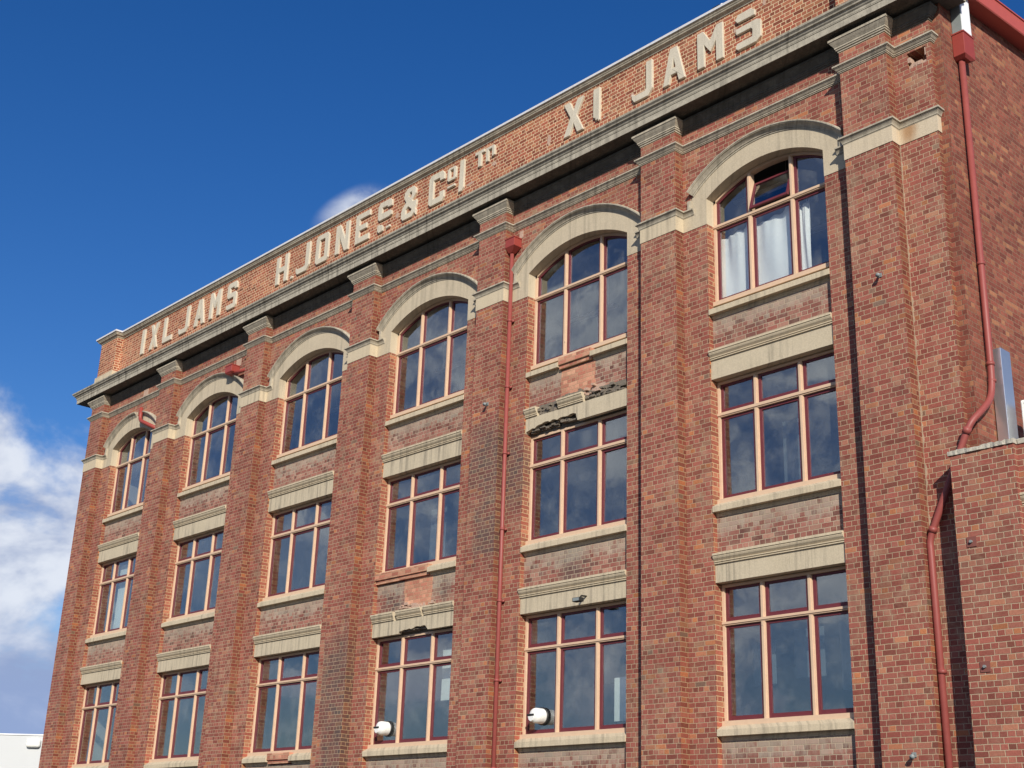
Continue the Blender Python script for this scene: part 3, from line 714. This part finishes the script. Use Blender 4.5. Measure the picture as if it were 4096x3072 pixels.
def letter(ch, x0, x1, z0, z1, dp=0.055):
    polys = strokes(ch); mp = lambda p: (x0+(x1-x0)*p[0], z0+(z1-z0)*p[1])
    outer = []; holes = []; flag = False
    for pl_ in polys:
        if pl_ is None: flag = True; continue
        (holes if flag else outer).append([mp(p) for p in pl_])
    b = MB()
    if not holes:
        for o in outer: b.prism(o, -dp, 0.01)
    else:
        # outer ring joined to its holes with keyhole cuts
        from mathutils.geometry import tessellate_polygon
        loops = [[Vector((x, z, 0)) for x, z in l] for l in outer+holes]
        flat = [v for l in loops for v in l]
        tris = tessellate_polygon(loops)
        F = [b.bm.verts.new((v.x, -dp, v.y)) for v in flat]; K = [b.bm.verts.new((v.x, 0.01, v.y)) for v in flat]
        for a, c_, d_ in tris:
            b.bm.faces.new((F[a], F[c_], F[d_])); b.bm.faces.new((K[d_], K[c_], K[a]))
        base = 0
        for l in loops:
            n = len(l)
            for q in range(n):
                a, c_ = base+q, base+(q+1) % n
                b.bm.faces.new((F[a], F[c_], K[c_], K[a]))
            base += n
        bmesh.ops.recalc_face_normals(b.bm, faces=b.bm.faces[:])
    o = b.build('letter', 'letter', bld)
    bevel(o, 0.008, 1)
    return o
ZB, ZT = 16.925, 17.79
LET = [('I', -23.71, -23.51), ('X', -23.13, -22.60), ('L', -22.25, -21.66), ('J', -21.22, -20.62), ('A', -20.27, -19.65), ('M', -19.36, -18.74), ('S', -18.36, -17.82),
       ('H', -15.70, -15.10), ('J', -14.66, -14.02), ('O', -13.72, -13.11), ('N', -12.78, -12.17), ('E', -11.87, -11.26), ('S_tail_lost', -10.90, -10.31), ('&', -9.90, -9.28), ('C', -8.80, -8.20),
       ('I_lost_foot', -7.65, -7.46), ('X', -4.03, -3.41), ('I_chipped', -3.11, -2.91), ('J', -1.97, -1.39), ('A', -1.10, -0.50), ('M', -0.17, 0.49), ('S_split', 0.80, 1.42)]
for ch, a, b in LET:
    dzl = 0.0028*max(-a, 0)+(-0.04 if a > 0.6 else 0)
    letter(ch, a, b, ZB+dzl*0.6-0.02, ZT+dzl-0.04)
letter('O', -8.09, -7.76, 17.36, 17.72); letter('-', -8.08, -7.79, 17.17, 17.235)
letter('T', -7.06, -6.72, 17.33, 17.76); letter('D', -6.66, -6.35, 17.36, 17.74)
letter('.', -14.92, -14.80, 16.90, 16.98)
# mortar scars where letters have fallen away
for (x, z, wd, hh) in ((-7.42, 16.98, .34, .10), (-2.86, 16.93, .12, .06), (1.44, 17.62, .10, .20), (-4.62, 16.95, .16, .30), (-6.5, 17.18, .2, .12), (-10.2, 17.1, .16, .2), (0.72, 17.35, .1, .12), (-12.36, 16.95, .12, .1), (-2.05, 17.08, .12, .14)):
    pts = [(x+wd*(.5+.5*math.cos(a_)*random.uniform(.6, 1)), z+hh*(.5+.5*math.sin(a_)*random.uniform(.6, 1))) for a_ in [j*math.pi/5 for j in range(10)]]
    MB().prism(pts, -0.006, 0.01).build('mortar_scar', 'plaster', bld)

# ------------------------------------------------------------------ rainwater goods (fixed to the building)
def collar(mb, p, q, r):
    mb.tube([p, q], r)
# between the fourth and fifth bay from the left
pipe = MB(); px = -5.545; py = -0.10
pipe.tube([(px, py, 14.62), (px, py, 0.1)], 0.045)
for z in (12.9, 11.35, 9.85, 8.2, 6.7, 5.1, 3.4): pipe.tube([(px, py, z), (px, py, z+0.05)], 0.056); pipe.box(px-0.075, px+0.075, -0.055, -0.02, z+.005, z+.045)
dp1 = pipe.build('downpipe', 'red', bld, True); dp1['label'] = 'long red downpipe with scuffed paint'
def hopper(x0, x1, y0, y1, z0, z1, bx, by, br, zb, parent):
    h = MB()
    top = [(x0, y0, z1), (x1, y0, z1), (x1, y1, z1), (x0, y1, z1)]; mid = [(x, y, z0) for x, y, z in top]
    bot = [(bx-br, by-br, zb), (bx+br, by-br, zb), (bx+br, by+br, zb), (bx-br, by+br, zb)]
    vs = h.grid([bot, mid, top], True); h.bm.faces.new(vs[0]); h.bm.faces.new(vs[-1])
    bmesh.ops.recalc_face_normals(h.bm, faces=h.bm.faces[:])
    lip = 0.012
    h.box(x0-lip, x1+lip, y0-lip, y1, z1-0.03, z1+0.002)
    return bevel(h.build('rain_head', 'red_clean', parent), 0.006)
hopper(-5.635, -5.34, -0.235, -0.004, 14.68, 14.90, px, py, 0.055, 14.56, dp1)
# hopper of the second bay from the left with its stub running into the pilaster
hp2 = MB().tube([(-17.40, -0.13, 14.66), (-16.50, -0.13, 14.60)], 0.055).build('downpipe', 'red_clean', bld, True)
hp2['label'] = 'red pipe stub running sideways from its box into the pilaster'
hopper(-17.58, -17.22, -0.27, -0.004, 14.69, 14.90, -17.40, -0.13, 0.09, 14.62, hp2)
MB().box(-17.44, -17.18, -0.006, 0.02, 14.92, 15.14).build('mortar_scar', 'plaster', bld)
MB().box(-5.42, -5.30, -0.006, 0.02, 14.92, 15.10).build('mortar_scar', 'plaster', bld)
# broken pipe of the far left bay
bp_ = MB(); bp_.tube(smoothed([(-22.87, -0.13, 14.90), (-22.86, -0.13, 14.52), (-22.75, -0.14, 14.43), (-21.60, -0.13, 13.93)], 0.08), 0.06)
o = bp_.build('downpipe', 'red_clean', bld, True); o['label'] = 'broken red pipe lying slantwise over the arch'
MB().box(-23.12, -22.82, -0.006, 0.02, 15.36, 15.58).build('mortar_scar', 'plaster', bld)

# right-hand corner: gutter, white drop, hopper and long cranked pipe
gz = lambda y: 16.19+0.073*y
g = MB()
ys = [0.32, 6.0, 17.9]
rows = [[(5.01, y, gz(y)+0.0), (5.33, y, gz(y)), (5.345, y, gz(y)+0.02), (5.35, y, gz(y)+0.30), (5.37, y, gz(y)+0.31), (5.37, y, gz(y)+0.335), (5.01, y, gz(y)+0.33)] for y in ys]
vs = g.grid(rows, True); g.bm.faces.new(vs[0]); g.bm.faces.new(vs[-1][::-1]); bmesh.ops.recalc_face_normals(g.bm, faces=g.bm.faces[:])
g.build('gutter_fascia', 'red_fascia', bld)
cp = MB()
cp.tube(smoothed([(5.125, 0.60, 15.02), (5.125, 0.56, 9.05), (5.125, 0.47, 8.72), (5.135, 0.10, 8.42), (5.03, -0.10, 8.20), (4.50, -0.105, 7.10), (4.215, -0.10, 6.52), (4.222, -0.10, 6.30), (4.275, -0.10, 0.1)], 0.22, 7), 0.054, 18)
for a, b in (((5.125, 0.575, 11.05), (5.125, 0.575, 11.10)), ((5.125, 0.562, 9.30), (5.125, 0.562, 9.36)), ((5.125, 0.561, 9.02), (5.125, 0.56, 9.06)), ((4.254, -0.10, 4.50), (4.253, -0.10, 4.56)), ((4.30, -0.10, 6.70), (4.265, -0.10, 6.62)), ((5.0, -.105, 8.14), (4.96, -.105, 8.05))):
    cp.tube([a, b], 0.066, 18)
dp2 = cp.build('downpipe', 'red', bld, True); dp2['label'] = 'red downpipe cranked round the building corner'
hopper(5.052, 5.27, 0.465, 0.815, 14.985, 15.44, 5.14, 0.62, 0.09, 14.93, dp2)
MB().box(5.052, 5.235, 0.52, 0.83, 15.40, 16.24).build('drop_pipe', 'white_metal', dp2)
MB().box(5.052, 5.226, 0.505, 0.519, 15.42, 16.2).build('shade_plate', 'grey_metal', dp2)  # added plate, its dark colour stands in for shade on the drop's front

# ------------------------------------------------------------------ small fittings on the wall
def wall_bracket(x, z, label):
    t_ = thing('wall_lamp', label, 'wall lamp', 'small grey lamps on the pilasters')
    MB().box(x-.035, x+.035, -0.245, -0.231, z-.035, z+.035).build('base_plate', 'grey_metal', t_)
    b = MB(); b.tube([(x, -0.243, z), (x+.005, -0.28, z+.005), (x+.01, -0.30, z-.005)], 0.014, 10); b.build('arm', 'grey_metal', t_, True)
    b = MB(); b.tube([(x+.01, -0.285, z-.01), (x+.02, -0.32, z-.025), (x+.03, -0.355, z-.045)], [0.02, 0.034, 0.038], 14); b.build('lamp_head', 'grey_metal', t_, True)
    return t_
wall_bracket(3.76, 11.03, 'small grey lamp high on the right pilaster beside the white curtains')
wall_bracket(3.78, 3.36, 'small grey lamp low on the right pilaster near the bottom edge')
wall_bracket(-6.02, 11.06, 'small grey lamp on the pilaster left of the long red downpipe')
fl = thing('floodlight', 'dark floodlight on an arm under a stone lintel', 'floodlight')
b = MB(); b.tube([(-3.20, 0.05, 6.56), (-3.20, -0.10, 6.55), (-3.17, -0.18, 6.47)], 0.018, 8); b.build('arm', 'black', fl, True)
b = MB(); b.box(-3.27, -3.07, -0.28, -0.16, 6.41, 6.49); bevel(b.build('lamp_head', 'black', fl), 0.01)
MB().box(-3.25, -3.09, -0.285, -0.281, 6.42, 6.48).build('lens', 'grey_metal', fl)
fl = thing('floodlight', 'tiny dark and white lamp standing on the parapet coping', 'floodlight')
MB().box(0.24, 0.42, -0.06, 0.05, 18.10, 18.185).build('lamp_head', 'black', fl)
b = MB(); b.tube([(0.45, 0.0, 18.07), (0.46, 0.0, 18.20)], [0.05, 0.035], 12); b.build('bulb', 'white_plastic', fl, True)

def cowl(x, z, label):
    t_ = thing('vent_cowl', label, 'vent cowl', 'round white vent cowls in the lower windows')
    rows = []; n = 28
    for rr, y in ((0.148, 0.235), (0.148, 0.10), (0.146, 0.05), (0.132, 0.012), (0.10, -0.015), (0.06, -0.03), (0.002, -0.035)):
        rows.append([(x+rr*math.cos(2*math.pi*q/n), y, z+rr*math.sin(2*math.pi*q/n)) for q in range(n)])
    b = MB(); vs = b.grid(rows, True); bmesh.ops.recalc_face_normals(b.bm, faces=b.bm.faces[:])
    b.build('hood', 'white_plastic', t_, True)
    # hooded outlet slot on the left half of the cowl
    b = MB(); b.box(x-0.145, x+0.045, -0.046, 0.02, z-0.012, z+0.026); bevel(b.build('slot', 'black', t_), 0.006)
    b = MB()
    b.prism([(x-.125, z-.018), (x+.04, z-.018), (x+.05, z-.05), (x+.015, z-.10), (x-.05, z-.12), (x-.10, z-.085)], -0.040, 0.02)
    bevel(b.build('flap', 'white_plastic', t_), 0.01)
    b = MB()
    rows = [[(x+rr*math.cos(2*math.pi*q/n), y, z+rr*math.sin(2*math.pi*q/n)) for q in range(n)] for rr, y in ((0.17, 0.245), (0.17, 0.225), (0.149, 0.215))]
    b.grid(rows, True); bmesh.ops.recalc_face_normals(b.bm, faces=b.bm.faces[:]); b.build('collar', 'black', t_, True)
cowl(-4.55, 4.40, 'round white vent cowl in the lower window right of the long red downpipe')
cowl(-9.48, 4.40, 'round white vent cowl in the lower window left of the long red downpipe')

# ------------------------------------------------------------------ things behind the glass
def sheet(x0, x1, z0, zl, zr, y, label, seed, fold=0.035, curl=0.0):
    rnd = random.Random(seed); nx, nz = 34, 30; rows = []
    ph = [rnd.uniform(0, 6.28) for _ in range(4)]
    for j in range(nz+1):
        v = j/nz; row = []
        for i_ in range(nx+1):
            u = i_/nx
            zt_ = zl+(zr-zl)*u-0.06*math.sin(math.pi*u)+0.02*math.sin(u*19+ph[0])
            x = x0+(x1-x0)*u+curl*math.sin(v*3)*(u-.5)
            dy = fold*(math.sin(u*11+ph[1]+1.6*v)*(0.35+0.65*v)+0.5*math.sin(u*23+ph[2]-1.1*v)*v*v)+0.012*math.sin(v*5+ph[3]+u*4)
            row.append((x, y+dy, z0+(zt_-z0)*v))
        rows.append(row)
    b = MB(); b.grid(rows)
    o = tag(b.build('curtain', 'cloth', None, True), label, 'curtain', 'white sheets hung in the top right window')
    md = o.modifiers.new('thick', 'SOLIDIFY'); md.thickness = 0.004
    return o
sheet(-0.06, 0.64, 11.78, 13.22, 13.30, 0.385, 'white sheet hung in the left light of the top right window', 3, 0.020)
sheet(0.76, 1.66, 11.78, 13.22, 13.40, 0.385, 'white sheet hung in the middle light of the top right window', 5, 0.018)
sheet(1.76, 2.02, 11.78, 13.28, 13.36, 0.39, 'narrow white sheet gathered in the right light of the top right window', 9, 0.025)
def blind(x0, x1, z0, z1, y, label, mat='blind'):
    b = MB(); b.box(x0, x1, y, y+0.012, z0, z1)
    return tag(b.build('window_panel', mat), label, 'blind', 'blinds behind the panes')
blind(-23.92, -23.16, 7.95, 10.05, 0.42, 'pale blind in the middle light of the far left middle window')
blind(-8.06, -7.60, 4.95, 6.05, 0.55, 'pale strip standing in for a far rear window in the right light of the lower window left of the downpipe')
blind(-2.93, -2.62, 4.25, 5.05, 0.55, 'pale strip standing in for a far rear window in the right light of the lower window right of the downpipe')  # added pale strips in place of daylight from rear windows
blind(0.15, 0.62, 4.72, 5.45, 0.80, 'grey panel standing in for a far rear window in the left light of the lower right window', 'greypanel')  # added grey panels in place of daylight from rear windows
blind(1.02, 1.62, 4.78, 5.60, 0.80, 'grey panel standing in for a far rear window in the middle light of the lower right window', 'greypanel')
blind(2.0, 2.24, 4.5, 5.62, 0.70, 'grey panel standing in for a far rear window in the right light of the lower right window', 'greypanel')
blind(0.95, 1.50, 8.1, 9.35, 0.80, 'grey board in the middle light of the middle right window', 'greypanel')
blind(-9.05, -8.5, 8.0, 9.4, 0.80, 'grey board behind the middle window above the brick repair', 'greypanel')
def tube_light(x, y, z, label, ln=1.5):
    t_ = thing('ceiling_light', label, 'ceiling light', 'fluorescent lights on the top floor ceiling')
    MB().box(x-ln/2, x+ln/2, y-.07, y+.07, z, z+.05).build('housing', 'tube', t_)
    b = MB(); b.tube([(x-ln/2+.05, y, z-.03), (x+ln/2-.05, y, z-.03)], 0.02, 10); [b.tube([(x+q, y, z+.05), (x+q, y, 15.2)], 0.006, 6) for q in (-.5, .5)]; b.build('tube', 'white_plastic', t_, True)
for x, y, lab in ((0.55, 1.10, 'fluorescent light above the open sash of the top right window'), (0.60, 3.15, 'fluorescent light deep inside the right light of the top right window'),
                  (-6.2, 3.2, 'fluorescent light inside the top window right of the downpipe'), (-11.4, 3.2, 'fluorescent light inside the top window left of the downpipe'),
                  (-16.4, 3.2, 'fluorescent light inside the third top window from the left')):
    tube_light(x, y, 14.3, lab)

# ------------------------------------------------------------------ annex at the right
ann = thing('brick_annex', 'low brick annex with concrete coping in front of the right corner', 'building')
MB().box(4.822, 5.83, -0.40, -0.17, 0, 7.645).build('pier', 'annex', ann)
a = MB(); a.box(5.83, 12.0, -0.30, -0.17, 6.92, 7.645); a.box(5.83, 6.02, -0.30, -0.17, 0, 6.92)
a.box(6.02, 12.0, -0.26, -0.17, 0, 4.4); a.box(8.6, 12.0, -0.30, -0.17, 4.4, 6.92)
a.box(5.06, 12.0, -0.17, 4.0, 0, 6.9)
a.build('wall', 'annex', ann)
c = MB(); n = 26
for (xa, xb, y0) in ((4.800, 5.845, -0.425), (5.86, 12.0, -0.325)):
    rows = []
    for q in range(n+1):
        x = xa+(xb-xa)*q/n; j = random.uniform(-.012, .012)
        rows.append([(x, y0+j, 7.648), (x, y0+j*.5, 7.715+j), (x, -0.15, 7.735+j), (x, -0.15, 7.648)])
    vs = c.grid(rows, True); c.bm.faces.new(vs[0]); c.bm.faces.new(vs[-1][::-1])
bmesh.ops.recalc_face_normals(c.bm, faces=c.bm.faces[:]); c.build('coping', 'concrete', ann)
l = MB(); xprism(l, [(y-0.31, z) for y, z in LP(6.92)], 5.832, 8.6); l.build('lintel_moulding', 'lintel', ann)
MB().box(5.86, 8.6, -0.285, -0.175, 6.40, 6.71).build('lintel', 'lintel', ann)
MB().box(6.02, 8.6, -0.22, -0.172, 4.4, 6.40).build('window', 'glass', ann)
MB().box(5.06, 12.0, -0.16, 4.0, 6.902, 7.0).build('roof', 'roof', ann)
for x, z in ((5.06, 6.30), (5.10, 4.50)):
    MB().box(x-.075, x+.075, -0.414, -0.40, z-.075, z+.075).build('tie_plate', 'rust', ann)
    b = MB(); b.tube([(x, -0.41, z), (x, -0.45, z)], 0.022, 8); b.build('bolt', 'grey_metal', ann)
du = thing('metal_flue', 'tall galvanised sheet metal duct against the side wall', 'duct')
b = MB(); b.box(5.062, 5.25, 0.69, 1.0, 7.0, 9.62); bevel(b.build('duct', 'galv', du), 0.008)
ac = thing('air_conditioner', 'white air conditioner with louvred grille behind the annex coping', 'air conditioner')
b = MB(); b.box(5.37, 6.35, 0.93, 1.30, 7.45, 8.76); bevel(b.build('case', 'white_plastic', ac), 0.015)
MB().box(5.43, 6.29, 0.922, 0.9295, 7.52, 8.70).build('grille_back', 'black', ac)
b = MB()
for q in range(15): b.box(5.43, 6.29, 0.905, 0.921, 7.53+q*0.079, 7.555+q*0.079)
b.box(5.40, 5.43, 0.90, 0.9295, 7.49, 8.73); b.box(5.43, 6.29, 0.90, 0.9295, 8.70, 8.73)
b.build('grille', 'white_plastic', ac)
b = MB(); b.box(5.42, 5.50, 0.95, 1.28, 7.0, 7.45); b.box(6.2, 6.28, 0.95, 1.28, 7.0, 7.45); b.build('stand', 'grey_metal', ac)

# ------------------------------------------------------------------ surroundings
def struct(o): o['kind'] = 'structure'; return o
wh = thing('white_building', 'plain white building low behind the factory at the left edge', 'building')
ang = math.atan2(1.36, 1.57)
wh.location = (-50.16, 8.0, 0); wh.rotation_euler = (0, 0, ang)
MB().box(-14, 6, 0, 12, 0, 6.74).build('wall', 'white_wall', wh)
b = MB(); b.box(-14.1, 6.1, -0.05, 12, 6.745, 6.80); b.build('roof_edge', 'white_metal', wh)
b = MB(); b.box(1.45, 2.15, -0.25, -0.004, 6.18, 6.60); bevel(b.build('vent_box', 'white_plastic', wh), 0.12, 4)
b = MB(); b.prism([(1.8, 6.80), (4.6, 6.80), (4.6, 7.15)], 0.6, 6.0); b.build('roof', 'roof', wh)
g = MB(); g.box(-900, 900, -900, 900, -0.5, 0.0)
struct(g.build('ground', 'asphalt'))
# wooded hill across the harbour, behind the camera: shows in the panes
hb = MB(); rows = []
for j in range(9):
    row = []
    for i_ in range(61):
        x = -900+1800*i_/60
        ridge = 60+26*math.sin(x*0.006+1)+14*math.sin(x*0.017)+6*math.sin(x*0.05)
        v = j/8
        row.append((x, -300-420*v, ridge*math.sin(v*math.pi/2)*(1)+(-1 if j == 0 else 0)))
    rows.append(row)
hb.grid(rows); bmesh.ops.recalc_face_normals(hb.bm, faces=hb.bm.faces[:])
struct(hb.build('hill', 'hill', None, True))
